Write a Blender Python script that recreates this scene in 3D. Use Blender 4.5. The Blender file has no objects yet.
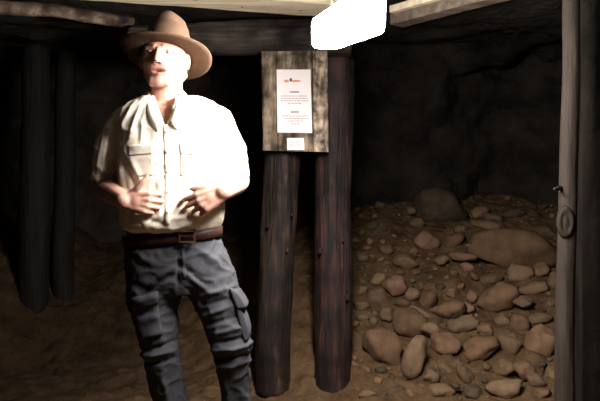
import bpy, bmesh, math, random
from mathutils import Vector, Matrix, noise, Quaternion
random.seed(7)
scene = bpy.context.scene
COL = scene.collection
R = math.radians

# ------------------------------------------------------------------ camera
F = 724.0
CAMZ = 1.15
cam = bpy.data.cameras.new('camera'); cam_o = bpy.data.objects.new('camera', cam); COL.objects.link(cam_o)
cam_o.location = (0, 0, CAMZ); cam_o.rotation_euler = (R(90), 0, 0)
cam.sensor_width = 36; cam.lens = 36 * F / 600; cam.clip_start = .02
scene.camera = cam_o

def P(px, py, d):                      # the point seen at pixel px, py at depth d
    return Vector(((px - 300) * d / F, d, CAMZ + (200.5 - py) * d / F))
def sm(a, b, x):
    t = max(0., min(1., (x - a) / (b - a))); return t * t * (3 - 2 * t)
def fbm(v, s, o=4):
    return noise.fractal(Vector(v) * s, 1.0, 2.0, o, noise_basis='PERLIN_ORIGINAL')

# ------------------------------------------------------------------ materials
def nt(name):
    m = bpy.data.materials.new(name); m.use_nodes = True
    n = m.node_tree; b = n.nodes['Principled BSDF']
    b.inputs['Specular IOR Level'].default_value = .25
    return m, n, b
def mapping(n, scale, kind='Object'):
    tc = n.nodes.new('ShaderNodeTexCoord'); mp = n.nodes.new('ShaderNodeMapping')
    mp.inputs['Scale'].default_value = scale
    n.links.new(tc.outputs[kind], mp.inputs['Vector']); return mp
def noisy(name, cols, scale=(6, 6, 6), rough=.85, bump=.4, detail=8, bscale=None, bdist=.01, vary=0., spec=.25, lo=.3, hi=.7, patch=None):
    m, n, b = nt(name)
    mp = mapping(n, scale)
    no = n.nodes.new('ShaderNodeTexNoise'); no.inputs['Scale'].default_value = 1; no.inputs['Detail'].default_value = detail
    no.inputs['Roughness'].default_value = .62
    n.links.new(mp.outputs[0], no.inputs['Vector'])
    cr = n.nodes.new('ShaderNodeValToRGB'); e = cr.color_ramp.elements
    while len(e) < len(cols): e.new(.5)
    for i, c in enumerate(cols):
        e[i].position = lo + (hi - lo) * i / (len(cols) - 1); e[i].color = (*c, 1)
    n.links.new(no.outputs['Fac'], cr.inputs['Fac'])
    out = cr.outputs['Color']
    if patch:
        mp3 = mapping(n, (patch,) * 3); n3 = n.nodes.new('ShaderNodeTexNoise'); n3.inputs['Scale'].default_value = 1; n3.inputs['Detail'].default_value = 5
        n.links.new(mp3.outputs[0], n3.inputs['Vector']); m3 = n.nodes.new('ShaderNodeMapRange')
        m3.inputs['From Min'].default_value = .36; m3.inputs['From Max'].default_value = .66; m3.inputs['To Min'].default_value = .3; m3.inputs['To Max'].default_value = 1.5
        n.links.new(n3.outputs['Fac'], m3.inputs['Value']); x3 = n.nodes.new('ShaderNodeVectorMath'); x3.operation = 'SCALE'
        n.links.new(out, x3.inputs[0]); n.links.new(m3.outputs[0], x3.inputs['Scale']); out = x3.outputs[0]
    if vary:
        oi = n.nodes.new('ShaderNodeObjectInfo'); mr = n.nodes.new('ShaderNodeMapRange')
        mr.inputs['To Min'].default_value = 1 - vary; mr.inputs['To Max'].default_value = 1 + vary
        n.links.new(oi.outputs['Random'], mr.inputs['Value'])
        mx = n.nodes.new('ShaderNodeVectorMath'); mx.operation = 'SCALE'
        n.links.new(out, mx.inputs[0]); n.links.new(mr.outputs[0], mx.inputs['Scale']); out = mx.outputs[0]
    n.links.new(out, b.inputs['Base Color'])
    b.inputs['Roughness'].default_value = rough; b.inputs['Specular IOR Level'].default_value = spec
    if bump:
        n2 = n.nodes.new('ShaderNodeTexNoise'); n2.inputs['Detail'].default_value = 8; n2.inputs['Scale'].default_value = 1
        mp2 = mapping(n, bscale or tuple(s * 3 for s in scale)); n.links.new(mp2.outputs[0], n2.inputs['Vector'])
        bp = n.nodes.new('ShaderNodeBump'); bp.inputs['Strength'].default_value = bump; bp.inputs['Distance'].default_value = bdist
        n.links.new(n2.outputs['Fac'], bp.inputs['Height']); n.links.new(bp.outputs[0], b.inputs['Normal'])
    return m
def plain(name, c, rough=.6, metal=0., spec=.3):
    m, n, b = nt(name); b.inputs['Base Color'].default_value = (*c, 1)
    b.inputs['Roughness'].default_value = rough; b.inputs['Metallic'].default_value = metal; b.inputs['Specular IOR Level'].default_value = spec
    return m

M = {}
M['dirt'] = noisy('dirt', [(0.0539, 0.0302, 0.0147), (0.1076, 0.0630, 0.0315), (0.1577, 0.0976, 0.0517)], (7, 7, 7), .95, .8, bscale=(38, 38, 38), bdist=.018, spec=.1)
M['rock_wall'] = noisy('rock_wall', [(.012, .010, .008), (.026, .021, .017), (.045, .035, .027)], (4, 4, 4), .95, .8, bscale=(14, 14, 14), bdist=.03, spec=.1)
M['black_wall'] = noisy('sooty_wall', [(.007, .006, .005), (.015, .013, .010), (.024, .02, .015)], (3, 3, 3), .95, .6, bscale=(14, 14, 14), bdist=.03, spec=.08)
M['rock_brown'] = noisy('rock_brown', [(0.1130, 0.0637, 0.0341), (0.1663, 0.0972, 0.0549), (0.2129, 0.1275, 0.0742)], (9, 9, 9), .9, .35, bscale=(45, 45, 45), bdist=.006, vary=.22, spec=.12)
M['rock_tan'] = noisy('rock_tan', [(0.1191, 0.0742, 0.0423), (0.1693, 0.1084, 0.0630), (0.2069, 0.1369, 0.0816)], (9, 9, 9), .9, .35, bscale=(45, 45, 45), bdist=.006, vary=.2, spec=.12)
M['rock_grey'] = noisy('rock_grey', [(0.0955, 0.0588, 0.0326), (0.1395, 0.0883, 0.0497), (0.1836, 0.1178, 0.0678)], (9, 9, 9), .9, .35, bscale=(45, 45, 45), bdist=.006, vary=.2, spec=.12)
M['rock_pink'] = noisy('rock_pink', [(0.1676, 0.0904, 0.0591), (0.2164, 0.1225, 0.0797), (0.2653, 0.1546, 0.1054)], (9, 9, 9), .9, .35, bscale=(45, 45, 45), bdist=.006, vary=.1, spec=.12)
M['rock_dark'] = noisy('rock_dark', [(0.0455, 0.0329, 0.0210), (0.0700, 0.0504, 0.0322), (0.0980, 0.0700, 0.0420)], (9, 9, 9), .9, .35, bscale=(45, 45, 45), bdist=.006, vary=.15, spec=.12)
M['post'] = noisy('charred_post_wood', [(0.0060, 0.0037, 0.0030), (0.0165, 0.0090, 0.0060), (0.0375, 0.0188, 0.0112), (0.1125, 0.0675, 0.0450)], (26, 26, 3.2), .72, .9, bscale=(70, 70, 5), bdist=.012, spec=.35, lo=.36, hi=.74, patch=6)
M['post_red'] = noisy('reddish_post_wood', [(0.0068, 0.0045, 0.0037), (0.0204, 0.0105, 0.0083), (0.0425, 0.0150, 0.0105), (0.1020, 0.0413, 0.0300)], (24, 24, 2.6), .72, .9, bscale=(70, 70, 5), bdist=.012, spec=.35, lo=.36, hi=.74, patch=6)
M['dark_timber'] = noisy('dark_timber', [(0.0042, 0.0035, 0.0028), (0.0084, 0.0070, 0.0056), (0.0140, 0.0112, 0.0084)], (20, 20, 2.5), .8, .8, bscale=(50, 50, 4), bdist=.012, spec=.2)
M['cap'] = noisy('grey_cap_wood', [(0.0190, 0.0150, 0.0122), (0.0408, 0.0319, 0.0258), (0.0816, 0.0646, 0.0517)], (3, 26, 26), .8, .9, bscale=(5, 60, 60), bdist=.012, spec=.2, patch=5)
M['lagging'] = noisy('barky_lagging_wood', [(0.0336, 0.0224, 0.0146), (0.1008, 0.0672, 0.0448), (0.2240, 0.1568, 0.1120)], (9, 12, 12), .85, .9, bscale=(14, 40, 40), bdist=.015, spec=.2, patch=7)
M['pale'] = noisy('pale_sawn_wood', [(.46, .34, .22), (.68, .56, .40), (.76, .66, .50)], (2, 22, 22), .8, .3, bscale=(5, 80, 80), bdist=.004, spec=.15)
M['pole'] = noisy('grey_pole_wood', [(0.0147, 0.0103, 0.0073), (0.0263, 0.0186, 0.0137), (0.0420, 0.0304, 0.0218)], (28, 28, 3), .8, .7, bscale=(80, 80, 6), bdist=.006, spec=.2)
M['board'] = noisy('weathered_board_wood', [(.045, .03, .02), (.11, .08, .05), (.22, .165, .115), (.36, .29, .21)], (22, 22, 3.4), .8, .6, bscale=(70, 70, 6), bdist=.004, spec=.2, lo=.34, hi=.68, patch=13)
M['board_pale'] = noisy('pale_board_wood', [(.07, .05, .035), (.22, .165, .12), (.38, .30, .22), (.5, .41, .31)], (22, 22, 3.4), .8, .6, bscale=(70, 70, 6), bdist=.004, spec=.2, lo=.34, hi=.62, patch=22)
M['beam'] = noisy('brown_beam_wood', [(0.0800, 0.0576, 0.0416), (0.1600, 0.1200, 0.0880), (0.2400, 0.1840, 0.1400)], (3, 26, 26), .8, .6, bscale=(5, 60, 60), bdist=.008, spec=.2)
M['paper'] = noisy('white_paper', [(.86, .78, .76), (.9, .84, .82)], (12, 12, 12), .5, 0)
M['ink'] = plain('grey_ink', (.40, .28, .27), .7)
M['ink_dark'] = plain('dark_ink', (.13, .09, .10), .7)
M['orange_ink'] = plain('orange_ink', (.75, .33, .16), .7)
M['steel'] = noisy('dull_steel', [(.16, .14, .12), (.3, .27, .24)], (60, 60, 60), .5, 0, spec=.5)
M['skin'] = None
M['shirt'] = noisy('cream_cotton', [(.66, .58, .46), (.74, .66, .54)], (30, 30, 30), .9, .15, bscale=(400, 400, 400), bdist=.001, spec=.1)
M['button'] = plain('cream_button', (.62, .54, .42), .4)
M['trousers'] = noisy('dark_grey_canvas', [(0.0345, 0.0345, 0.0380), (0.0505, 0.0505, 0.0558)], (22, 22, 22), .85, .2, bscale=(500, 500, 500), bdist=.001, spec=.15)
M['belt'] = noisy('brown_leather', [(.022, .010, .008), (.05, .018, .012)], (40, 40, 40), .5, .1, spec=.4)
M['felt'] = noisy('brown_felt', [(0.0598, 0.0347, 0.0216), (0.0778, 0.0466, 0.0299)], (30, 30, 30), .95, .15, bscale=(300, 300, 300), bdist=.001, spec=.06)
M['band'] = plain('dark_brown_band', (.075, .04, .025), .6)
M['hair'] = noisy('greying_brown_hair', [(.05, .035, .025), (.16, .12, .09)], (80, 80, 20), .7, .5, bscale=(300, 300, 60), bdist=.002)
M['eye'] = plain('eye_white', (.6, .55, .5), .2, spec=.5)
M['iris'] = plain('iris', (.05, .045, .04), .2, spec=.5)
M['brass'] = plain('dull_brass', (.10, .045, .03), .5)
M['boot'] = noisy('boot_leather', [(.03, .02, .014), (.06, .04, .028)], (30, 30, 30), .6, .2)
M['plastic'] = plain('black_plastic', (.02, .02, .022), .5)
m, n, b = nt('skin'); at = n.nodes.new('ShaderNodeAttribute'); at.attribute_name = 'tone'
no = n.nodes.new('ShaderNodeTexNoise'); no.inputs['Scale'].default_value = 60; no.inputs['Detail'].default_value = 4
mr = n.nodes.new('ShaderNodeMapRange'); mr.inputs['To Min'].default_value = .86; mr.inputs['To Max'].default_value = 1.1
n.links.new(no.outputs['Fac'], mr.inputs['Value'])
vm = n.nodes.new('ShaderNodeVectorMath'); vm.operation = 'SCALE'
n.links.new(at.outputs['Color'], vm.inputs[0]); n.links.new(mr.outputs[0], vm.inputs['Scale'])
n.links.new(vm.outputs[0], b.inputs['Base Color']); b.inputs['Roughness'].default_value = .5
M['skin'] = m
m, n, b = nt('lamp_diffuser'); b.inputs['Base Color'].default_value = (.9, .9, .9, 1)
b.inputs['Emission Color'].default_value = (1, .955, .93, 1); b.inputs['Emission Strength'].default_value = 170
M['lamp'] = m

# ------------------------------------------------------------------ builders
def link(name, bm, mat, parent=None, loc=None, smooth=True):
    me = bpy.data.meshes.new(name)
    bmesh.ops.recalc_face_normals(bm, faces=bm.faces)
    bm.to_mesh(me); bm.free()
    return link_me(name, me, mat, parent, loc, smooth)
def root_loc(o):
    v = Vector(o.location)
    while o.parent: o = o.parent; v += o.location
    return v
def link_me(name, me, mat, parent=None, loc=None, smooth=True):
    o = bpy.data.objects.new(name, me); COL.objects.link(o)
    if mat: me.materials.clear(); me.materials.append(mat)
    if smooth: me.polygons.foreach_set('use_smooth', [True] * len(me.polygons))
    if parent:
        o.parent = parent; me.transform(Matrix.Translation(-root_loc(parent)))
    elif loc is not None:
        me.transform(Matrix.Translation(-Vector(loc))); o.location = loc
    return o
def tag(o, label, cat, group=None):
    o['label'] = label; o['category'] = cat
    if group: o['group'] = group
    return o
def empty(name, loc, label, cat, group=None):
    o = bpy.data.objects.new(name, None); COL.objects.link(o); o.location = loc; o.empty_display_size = .1
    return tag(o, label, cat, group)
def struct(name, bm, mat, smooth=True):
    o = link(name, bm, mat, smooth=smooth); o['kind'] = 'structure'; return o
def grid(fn, nu, nv):
    bm = bmesh.new(); vs = [[bm.verts.new(fn(i / nu, j / nv)) for j in range(nv + 1)] for i in range(nu + 1)]
    for i in range(nu):
        for j in range(nv): bm.faces.new((vs[i][j], vs[i + 1][j], vs[i + 1][j + 1], vs[i][j + 1]))
    return bm
def rings(bm, rs, cap=True):
    vr = [[bm.verts.new(p) for p in r] for r in rs]; k = len(vr[0])
    for a, c in zip(vr, vr[1:]):
        for i in range(k): bm.faces.new((a[i], a[(i + 1) % k], c[(i + 1) % k], c[i]))
    if cap: bm.faces.new(vr[0][::-1]); bm.faces.new(vr[-1])
    return bm
def frame_of(d):
    d = d.normalized(); a = Vector((0, 0, 1)) if abs(d.z) < .9 else Vector((0, -1, 0))
    u = d.cross(a).normalized(); return u, u.cross(d).normalized()
def capsule(bm, a, b2, ra, rb, k=14):
    a = Vector(a); b2 = Vector(b2); d = b2 - a; L = d.length
    if L < 1e-6: d = Vector((0, 0, 1))
    d = d.normalized(); u, v = frame_of(d); rs = []
    for t in (-85, -55, -25): rs.append((a + d * ra * math.sin(R(t)), ra * math.cos(R(t))))
    rs.append((a, ra)); rs.append((b2, rb))
    for t in (25, 55, 85): rs.append((b2 + d * rb * math.sin(R(t)), rb * math.cos(R(t))))
    rings(bm, [[c + (u * math.cos(2 * math.pi * i / k) + v * math.sin(2 * math.pi * i / k)) * r for i in range(k)] for c, r in rs])
def chain(bm, pts, rad):
    for (a, b2, ra, rb) in zip(pts, pts[1:], rad, rad[1:]): capsule(bm, a, b2, ra, rb)
def ellipsoid(bm, c, s, rot=None, k=20, h=12):
    c = Vector(c); rs = []
    for j in range(h + 1):
        t = R(-88 + 176 * j / h); ring = []
        for i in range(k):
            p = 2 * math.pi * i / k; q = Vector((s[0] * math.cos(t) * math.cos(p), s[1] * math.cos(t) * math.sin(p), s[2] * math.sin(t)))
            ring.append(c + (rot @ q if rot else q))
        rs.append(ring)
    rings(bm, rs)
def loft_z(bm, secs, k=40, e=2.3):     # secs: (centre, half width x, half depth y)
    rs = []
    for c, hw, hd in secs:
        ring = []
        for i in range(k):
            t = 2 * math.pi * i / k; ct, st = math.cos(t), math.sin(t)
            ring.append(Vector(c) + Vector((hw * math.copysign(abs(ct) ** (2 / e), ct), hd * math.copysign(abs(st) ** (2 / e), st), 0)))
        rs.append(ring)
    rings(bm, rs)
def box(bm, c, s, rot=None, bev=0.):
    r = bmesh.ops.create_cube(bm, size=1); vs = r['verts']
    for v in vs:
        q = Vector((v.co.x * s[0], v.co.y * s[1], v.co.z * s[2])); v.co = Vector(c) + (rot @ q if rot else q)
    if bev:
        es = list({e for v in vs for e in v.link_edges}); bmesh.ops.bevel(bm, geom=es, offset=bev, segments=3, affect='EDGES', profile=.6)
def remesh(bm, voxel, smooth=3):
    me = bpy.data.meshes.new('tmp'); bmesh.ops.recalc_face_normals(bm, faces=bm.faces); bm.to_mesh(me); bm.free()
    o = bpy.data.objects.new('tmp', me); COL.objects.link(o)
    r = o.modifiers.new('r', 'REMESH'); r.mode = 'VOXEL'; r.voxel_size = voxel
    if smooth: s = o.modifiers.new('s', 'SMOOTH'); s.iterations = smooth; s.factor = .5
    bpy.context.view_layer.update(); dg = bpy.context.evaluated_depsgraph_get()
    out = bpy.data.meshes.new_from_object(o.evaluated_get(dg)); bpy.data.objects.remove(o); bpy.data.meshes.remove(me)
    return out
def log(name, a, b2, ra, rb, mat, parent=None, seed=0, amp=.12, k=26, nl=60, bend=.02, loc=None, flat=None):
    a = Vector(a); b2 = Vector(b2); d = b2 - a; u, v = frame_of(d); bm = bmesh.new(); rs = []
    ends = [0, .004] + [i / nl for i in range(1, nl)] + [.996, 1]
    for t in ends:
        r = ra + (rb - ra) * t
        if t in (0, 1): r *= .9
        c = a + d * t + u * bend * fbm((t * 2.2, seed, 3), 1, 2) + v * bend * fbm((t * 2.2, seed, 9), 1, 2)
        ring = []
        for i in range(k):
            p = 2 * math.pi * i / k
            q = Vector((math.cos(p) * 1.6, math.sin(p) * 1.6, t * d.length * 1.6 + seed * 7))
            f = 1 + amp * fbm(q, 1, 4) + .35 * amp * fbm((math.cos(p) * 6, math.sin(p) * 6, t * d.length * 1.1 + seed), 1, 3)
            ring.append(c + (u * math.cos(p) + v * math.sin(p)) * r * f)
        rs.append(ring)
    rings(bm, rs)
    return link(name, bm, mat, parent, loc)

# ------------------------------------------------------------------ the setting
def ground(x, y, fine=True):
    toe = 4.05 + .75 * sm(.15, -.9, x)
    top = .80 + .50 * sm(-.2, .9, x)
    rise = .68 * max(0., y - toe - .02); h = top * (1 - math.exp(-(rise / top) ** 1.6)) * 1.08 if rise > 0 else 0.
    h = min(rise, h) if rise < .3 else h
    h += .32 * sm(-1.75, -2.4, x) * sm(4.6, 5.5, y)
    if fine:
        a = sm(3.8, 4.5, y)
        h += (.012 + .03 * a) * fbm((x, y, 1), 3.2, 5) + (.004 + .020 * a) * fbm((x, y, 5), 11, 4)
    return h
def ray_ground(px, py):
    lo = None; d = 3.6
    while d < 7.2:
        p = P(px, py, d)
        if p.z < ground(p.x, p.y, False): return d
        d += .01
    return 7.0
XL, XR, YB, YF, ZC = -3.1, 3.6, 7.3, -1.6, 2.285
def gfn(u, v):
    x = XL + (XR - XL) * u; y = YF + (YB - YF) * (v ** .62); return (x, y, ground(x, y))
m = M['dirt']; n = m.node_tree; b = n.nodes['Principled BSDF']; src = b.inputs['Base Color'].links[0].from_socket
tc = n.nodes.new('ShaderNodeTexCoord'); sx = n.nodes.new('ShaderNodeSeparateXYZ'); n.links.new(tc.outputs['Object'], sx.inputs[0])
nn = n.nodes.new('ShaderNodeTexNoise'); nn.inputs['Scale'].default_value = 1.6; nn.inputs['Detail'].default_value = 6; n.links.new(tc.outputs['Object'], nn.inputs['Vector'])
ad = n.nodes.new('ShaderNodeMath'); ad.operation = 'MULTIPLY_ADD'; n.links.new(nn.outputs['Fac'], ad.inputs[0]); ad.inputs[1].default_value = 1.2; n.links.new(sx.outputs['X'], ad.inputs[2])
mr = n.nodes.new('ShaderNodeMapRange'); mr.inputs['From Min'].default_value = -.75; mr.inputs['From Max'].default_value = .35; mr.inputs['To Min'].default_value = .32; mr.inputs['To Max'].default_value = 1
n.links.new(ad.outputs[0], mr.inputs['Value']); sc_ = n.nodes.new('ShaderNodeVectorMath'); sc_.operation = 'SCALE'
n.links.new(src, sc_.inputs[0]); n.links.new(mr.outputs[0], sc_.inputs['Scale']); n.links.new(sc_.outputs[0], b.inputs['Base Color'])   # dirt colour scaled darker towards the left, with a noisy edge
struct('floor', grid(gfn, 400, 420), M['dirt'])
def cfn(u, v):
    x = XL + (XR - XL) * u; y = YF + (YB - YF) * v
    return (x, y, ZC + .02 + .07 * abs(fbm((x, y, 2), 1.8, 5)) + .3 * sm(4.7, 6.5, y) * (.7 + fbm((x, y, 7), 1.2, 3)))
struct('ceiling', grid(cfn, 110, 130), M['rock_wall'])
def bfn(u, v):
    x = XL + (XR - XL) * u; z = -.1 + 3.1 * v
    return (x, 6.75 + .35 * fbm((x, z, 4), 1.3, 5) - .25 * sm(1.2, 2.4, z), z)
struct('wall_back', grid(bfn, 140, 80), M['rock_wall'])
def lfn(u, v):
    y = YF + (YB - YF) * u; z = -.1 + 3. * v
    return (XL + .25 + .2 * fbm((y, z, 8), 1.4, 4), y, z)
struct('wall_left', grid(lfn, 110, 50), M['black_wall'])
def rfn(u, v):
    y = YF + (YB - YF) * u; z = -.1 + 3. * v
    return (XR - .25 + .2 * fbm((y, z, 18), 1.4, 4), y, z)
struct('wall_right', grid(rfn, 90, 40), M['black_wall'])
def ffn(u, v):
    x = XL + (XR - XL) * u; z = -.1 + 3. * v
    return (x, YF + .2 + .15 * fbm((x, z, 28), 1.4, 4), z)
struct('wall_front', grid(ffn, 80, 40), M['rock_wall'])
# rock rib between the rubble slope and the drift on the right
bm = bmesh.new(); rs = []
for i in range(61):
    t = i / 60; y = 3.30 + 3.6 * t; xa = 1.30 + .335 * (y - 3.30); z = []
    ring = []
    for s in range(31):
        zz = -.1 + 2.9 * s / 30; ring.append(Vector((xa - .012 + .05 * fbm((y, zz, 40), 3, 4) * sm(0, .2, t), y, zz)))
    for s in range(30, -1, -1):
        zz = -.1 + 2.9 * s / 30; ring.append(Vector((xa + .10 + .22 * sm(0, .5, t) + .05 * fbm((y, zz, 50), 3, 4), y, zz)))
    rs.append(ring)
rings(bm, rs); struct('wall_middle', bm, M['black_wall'])

# ------------------------------------------------------------------ timber
def upright(name, pts, label, mat, seed, amp=.12, cat='post', group=None, zb=None, zt=2.3):
    (px1, py1, d1, w1), (px0, py0, d0, w0) = pts          # top, bottom: pixel, depth, width in px
    a = P(px0, py0, d0); b2 = P(px1, py1, d1); dr = (b2 - a)
    if zb is not None: a = a + dr * ((zb - a.z) / dr.z)
    if zt is not None: b2 = b2 + (b2 - a) * ((zt - b2.z) / (b2 - a).z)
    return tag(log(name, a, b2, w0 * d0 / F / 2, w1 * d1 / F / 2, mat, seed=seed, amp=amp, loc=a), label, cat, group)
pl = upright('timber_post', [(281, 60, 4.40, 36), (273, 392, 4.38, 35)], 'thick charred round timber post behind the man, under left half of notice board', M['post'], 3, .16, zb=-.02, zt=2.005)
pr = upright('timber_post', [(336, 60, 4.40, 35), (331, 398, 4.36, 37)], 'thick dark timber post with reddish streaks under right edge of notice board', M['post_red'], 11, .16, zb=-.02, zt=2.005)
def knots(post, spec, mat, d):
    for (px, py, r) in spec:
        bm = bmesh.new(); c = P(px, py, d); ellipsoid(bm, c, (r * .7, r * .55, r * 1.2))
        for v in bm.verts: v.co += (v.co - c) * .35 * fbm(v.co, 40, 3)
        link('knot', bm, mat, post)
knots(pl, [(287, 250, .016), (268, 226, .013), (292, 215, .012)], M['post'], 4.275)
knots(pr, [(320, 251, .016), (343, 240, .012), (347, 298, .015)], M['post_red'], 4.265)
c0 = P(150, 33, 4.42); c1 = P(348, 37, 4.40); c0.z = c1.z = 2.145
cap = log('cap_log', Vector((-1.035, 4.42, 2.13)), Vector((.31, 4.38, 2.14)), .085, .115, M['cap'], seed=5, amp=.13, loc=Vector((-1.035, 4.42, 2.13)))
tag(cap, 'horizontal grey cap log resting across the tops of both thick posts', 'beam')
# dark props and boards at the left
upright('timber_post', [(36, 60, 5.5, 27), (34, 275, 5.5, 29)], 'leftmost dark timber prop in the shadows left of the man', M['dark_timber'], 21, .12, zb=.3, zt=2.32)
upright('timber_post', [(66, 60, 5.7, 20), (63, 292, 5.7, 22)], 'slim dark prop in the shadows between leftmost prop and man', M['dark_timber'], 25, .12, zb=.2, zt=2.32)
# ceiling timber
def beam(name, a, b2, w, h, mat, label, seed, roll=0., cat='beam'):
    a = Vector(a); b2 = Vector(b2); d = (b2 - a); L = d.length; d.normalize()
    s = d.cross(Vector((0, 0, 1))).normalized(); u = s.cross(d)
    bm = bmesh.new(); rs = []
    for i in range(41):
        t = i / 40; c = a + d * L * t
        ring = []
        for (p, q) in ((-1, -.86), (-.9, -1), (.9, -1), (1, -.86), (1, .86), (.9, 1), (-.9, 1), (-1, .86)):
            j = 1 + .10 * fbm((t * L * 2.2, p * .7, q * .7 + seed), 1.2, 4)
            ring.append(c + s * p * w / 2 * j + u * q * h / 2 * j)
        rs.append(ring)
    rings(bm, rs)
    return tag(link(name, bm, mat, None, (a + b2) / 2, smooth=False), label, cat)
ZP = 2.20
def on_plane(px, py, z):
    d = (z - CAMZ) * F / (200.5 - py); return P(px, py, d)
q0 = on_plane(60, -1.5, ZP); q1 = on_plane(338, 18.5, ZP)
pd = (q1 - q0).normalized(); nrm = Vector((pd.y, -pd.x, 0))
pal = beam('roof_plank', q0 + nrm * .14 + Vector((0, 0, .04)), q1 + nrm * .14 + Vector((0, 0, .04)), .28, .08, M['pale'], 'brightly lit pale sawn plank under the roof above the man', 2, cat='plank')
for (t, s) in ((.62, .10), (.45, .17), (.83, .12)):
    bm = bmesh.new(); c = q0.lerp(q1, t) + nrm * s + Vector((0, 0, -.002)); ellipsoid(bm, c, (.009, .009, .004)); link('nail_head', bm, M['steel'], pal)
q2 = on_plane(403, 27.5, ZP); q3 = on_plane(525, -4, ZP)
sd = (q3 - q2).normalized(); n2 = Vector((sd.y, -sd.x, 0))
if n2.x > 0: n2 = -n2
beam('roof_beam', q2 + n2 * .055 + Vector((0, 0, .05)), q3 + n2 * .055 + Vector((0, 0, .05)),   .11, .10, M['beam'], 'squared brown roof beam running forward to the right of the lamp', 6)
q4 = on_plane(392, 14, ZP + .03); q5 = on_plane(470, -8, ZP + .03)
beam('roof_batten', q4 + Vector((0, 0, .025)), q5 + Vector((0, 0, .025)), .04, .04, M['pale'], 'thin pale batten under the roof above the brown beam right of lamp', 8, cat='batten')
l0 = on_plane(-40, -2, 2.262); l1 = on_plane(133, 21.7, 2.266)
tag(log('lagging_pole', l0, l1, .045, .04, M['lagging'], seed=31, amp=.3, bend=.04, loc=l0), 'bark covered lagging pole under the roof at top left', 'pole')
# pole at the right
pp = upright('thin_pole', [(570.5, 30, 3.2, 16), (565, 380, 3.2, 20)], 'thin grey upright pole with a round knot at the right edge', M['pole'], 15, .06, cat='pole', zb=-.02, zt=2.36)
bm = bmesh.new(); kc = P(566, 222, 3.15); rs = []
for (f, y) in ((1.15, .012), (1., -.004), (.82, -.008), (.62, -.004), (.45, -.003), (.3, -.006), (.05, -.007)):
    rs.append([kc + Vector((.034 * f * math.cos(t), y, .064 * f * math.sin(t))) for t in [2 * math.pi * i / 24 for i in range(24)]])
rings(bm, rs); link('knot', bm, M['pole'], pp)
bm = bmesh.new(); capsule(bm, P(560, 188, 3.18), P(554.5, 189, 3.14), .012, .006); link('branch_stub', bm, M['pole'], pp)

# ------------------------------------------------------------------ notice board
BD = 4.20
nb = empty('notice_board', P(295, 152, 4.24), 'weathered wooden notice board with white printed sheet, nailed across two thick posts', 'notice board')
bm = bmesh.new(); rs = []
cor = [(261.5, 51.5), (327.5, 50.5), (328.5, 152), (263, 150.5)]
def quad_pt(u, v, d):
    a = P(*cor[0], d).lerp(P(*cor[1], d), u); c = P(*cor[3], d).lerp(P(*cor[2], d), u); return a.lerp(c, v)
def plank(u0, u1, name, seed):
    bm = bmesh.new(); rs = []
    for j in range(31):
        v = j / 30; j0 = .006 * fbm((v * 4, seed, 1), 1, 3); e = .0 if 0 < j < 30 else .004
        ua, ub = u0 + (.004 if u0 else j0), u1 - (.004 if u1 < 1 else j0)
        rs.append([quad_pt(ua, v, BD + .055), quad_pt(ua, v, BD + .008), quad_pt(ua + .02, v, BD + e), quad_pt((ua + ub) / 2, v, BD + .001 + e),
                   quad_pt(ub - .02, v, BD + e), quad_pt(ub, v, BD + .008), quad_pt(ub, v, BD + .055)])
    rings(bm, rs); return link(name, bm, M['board_pale' if u1 == 1 else 'board'], nb, smooth=False)
plank(0, .225, 'board_plank', 1); plank(.225, .77, 'board_plank', 2); plank(.77, 1, 'board_plank', 3)
for (u, v) in ((.08, .05), (.9, .05), (.08, .95), (.92, .95)):
    bm = bmesh.new(); ellipsoid(bm, quad_pt(u, v, BD - .002), (.007, .004, .007)); link('nail', bm, M['steel'], nb)
def sheet(name, c4, d, parent, mat):
    bm = bmesh.new(); vs = []
    for dd in (d, d + .002):
        vs.append([bm.verts.new(P(*c, dd)) for c in c4])
    bm.faces.new(vs[0]); bm.faces.new(vs[1][::-1])
    for i in range(4): bm.faces.new((vs[0][i], vs[0][(i + 1) % 4], vs[1][(i + 1) % 4], vs[1][i]))
    return link(name, bm, mat, parent, smooth=False)
sh = sheet('notice_sheet', [(276.5, 69.5), (310.5, 69.5), (312.2, 133), (277.5, 132.5)], BD - .004, nb, M['paper'])
def bars(name, rows, mat, parent, d):
    bm = bmesh.new()
    for (y, xs, h) in rows:
        for (x0, x1) in xs:
            a = P(x0, y, d); b2 = P(x1, y, d); box(bm, (a + b2) / 2, (b2.x - a.x, .0006, h * d / F))
    return link(name, bm, mat, parent, smooth=False)
def words(x0, x1, seed):
    rnd = random.Random(seed); out = []; x = x0
    while x < x1 - .8:
        w = rnd.uniform(1.2, 3.2); out.append((x, min(x + w, x1))); x += w + .7
    return out
dn = BD - .0048
bars('printed_heading', [(92, [(290, 299)], 1.1)], M['ink_dark'], sh, dn)
bars('printed_heading', [(112, [(291, 299)], 1.1)], M['ink_dark'], sh, dn)
for y, x0, x1, q in ((96, 281, 308, 3), (98.4, 281, 308, 4), (100.8, 281, 309, 9), (103.2, 288, 301, 5), (116, 282, 309, 6), (118.6, 284, 308, 7), (121, 288, 304, 8), (124, 291, 300, 10)):
    bars('printed_line', [(y, words(x0, x1, q), .8)], M['ink'], sh, dn)
bm = bmesh.new()
for (x, y, rx, ry) in ((286.5, 81, 2.6, 1.4), (296, 81, 5, 1.1)): ellipsoid(bm, P(x, y, dn), (rx * BD / F, .0008, ry * BD / F), k=16, h=6)
link('printed_logo', bm, M['orange_ink'], sh)
bm = bmesh.new(); ellipsoid(bm, P(290.8, 79.8, dn), (1.4 * BD / F, .001, 1.9 * BD / F), k=12, h=6); link('printed_logo', bm, M['ink_dark'], sh)
lb = sheet('small_label', [(287, 138), (304, 138), (304.5, 150), (287.2, 150)], BD - .004, nb, M['paper'])
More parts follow.
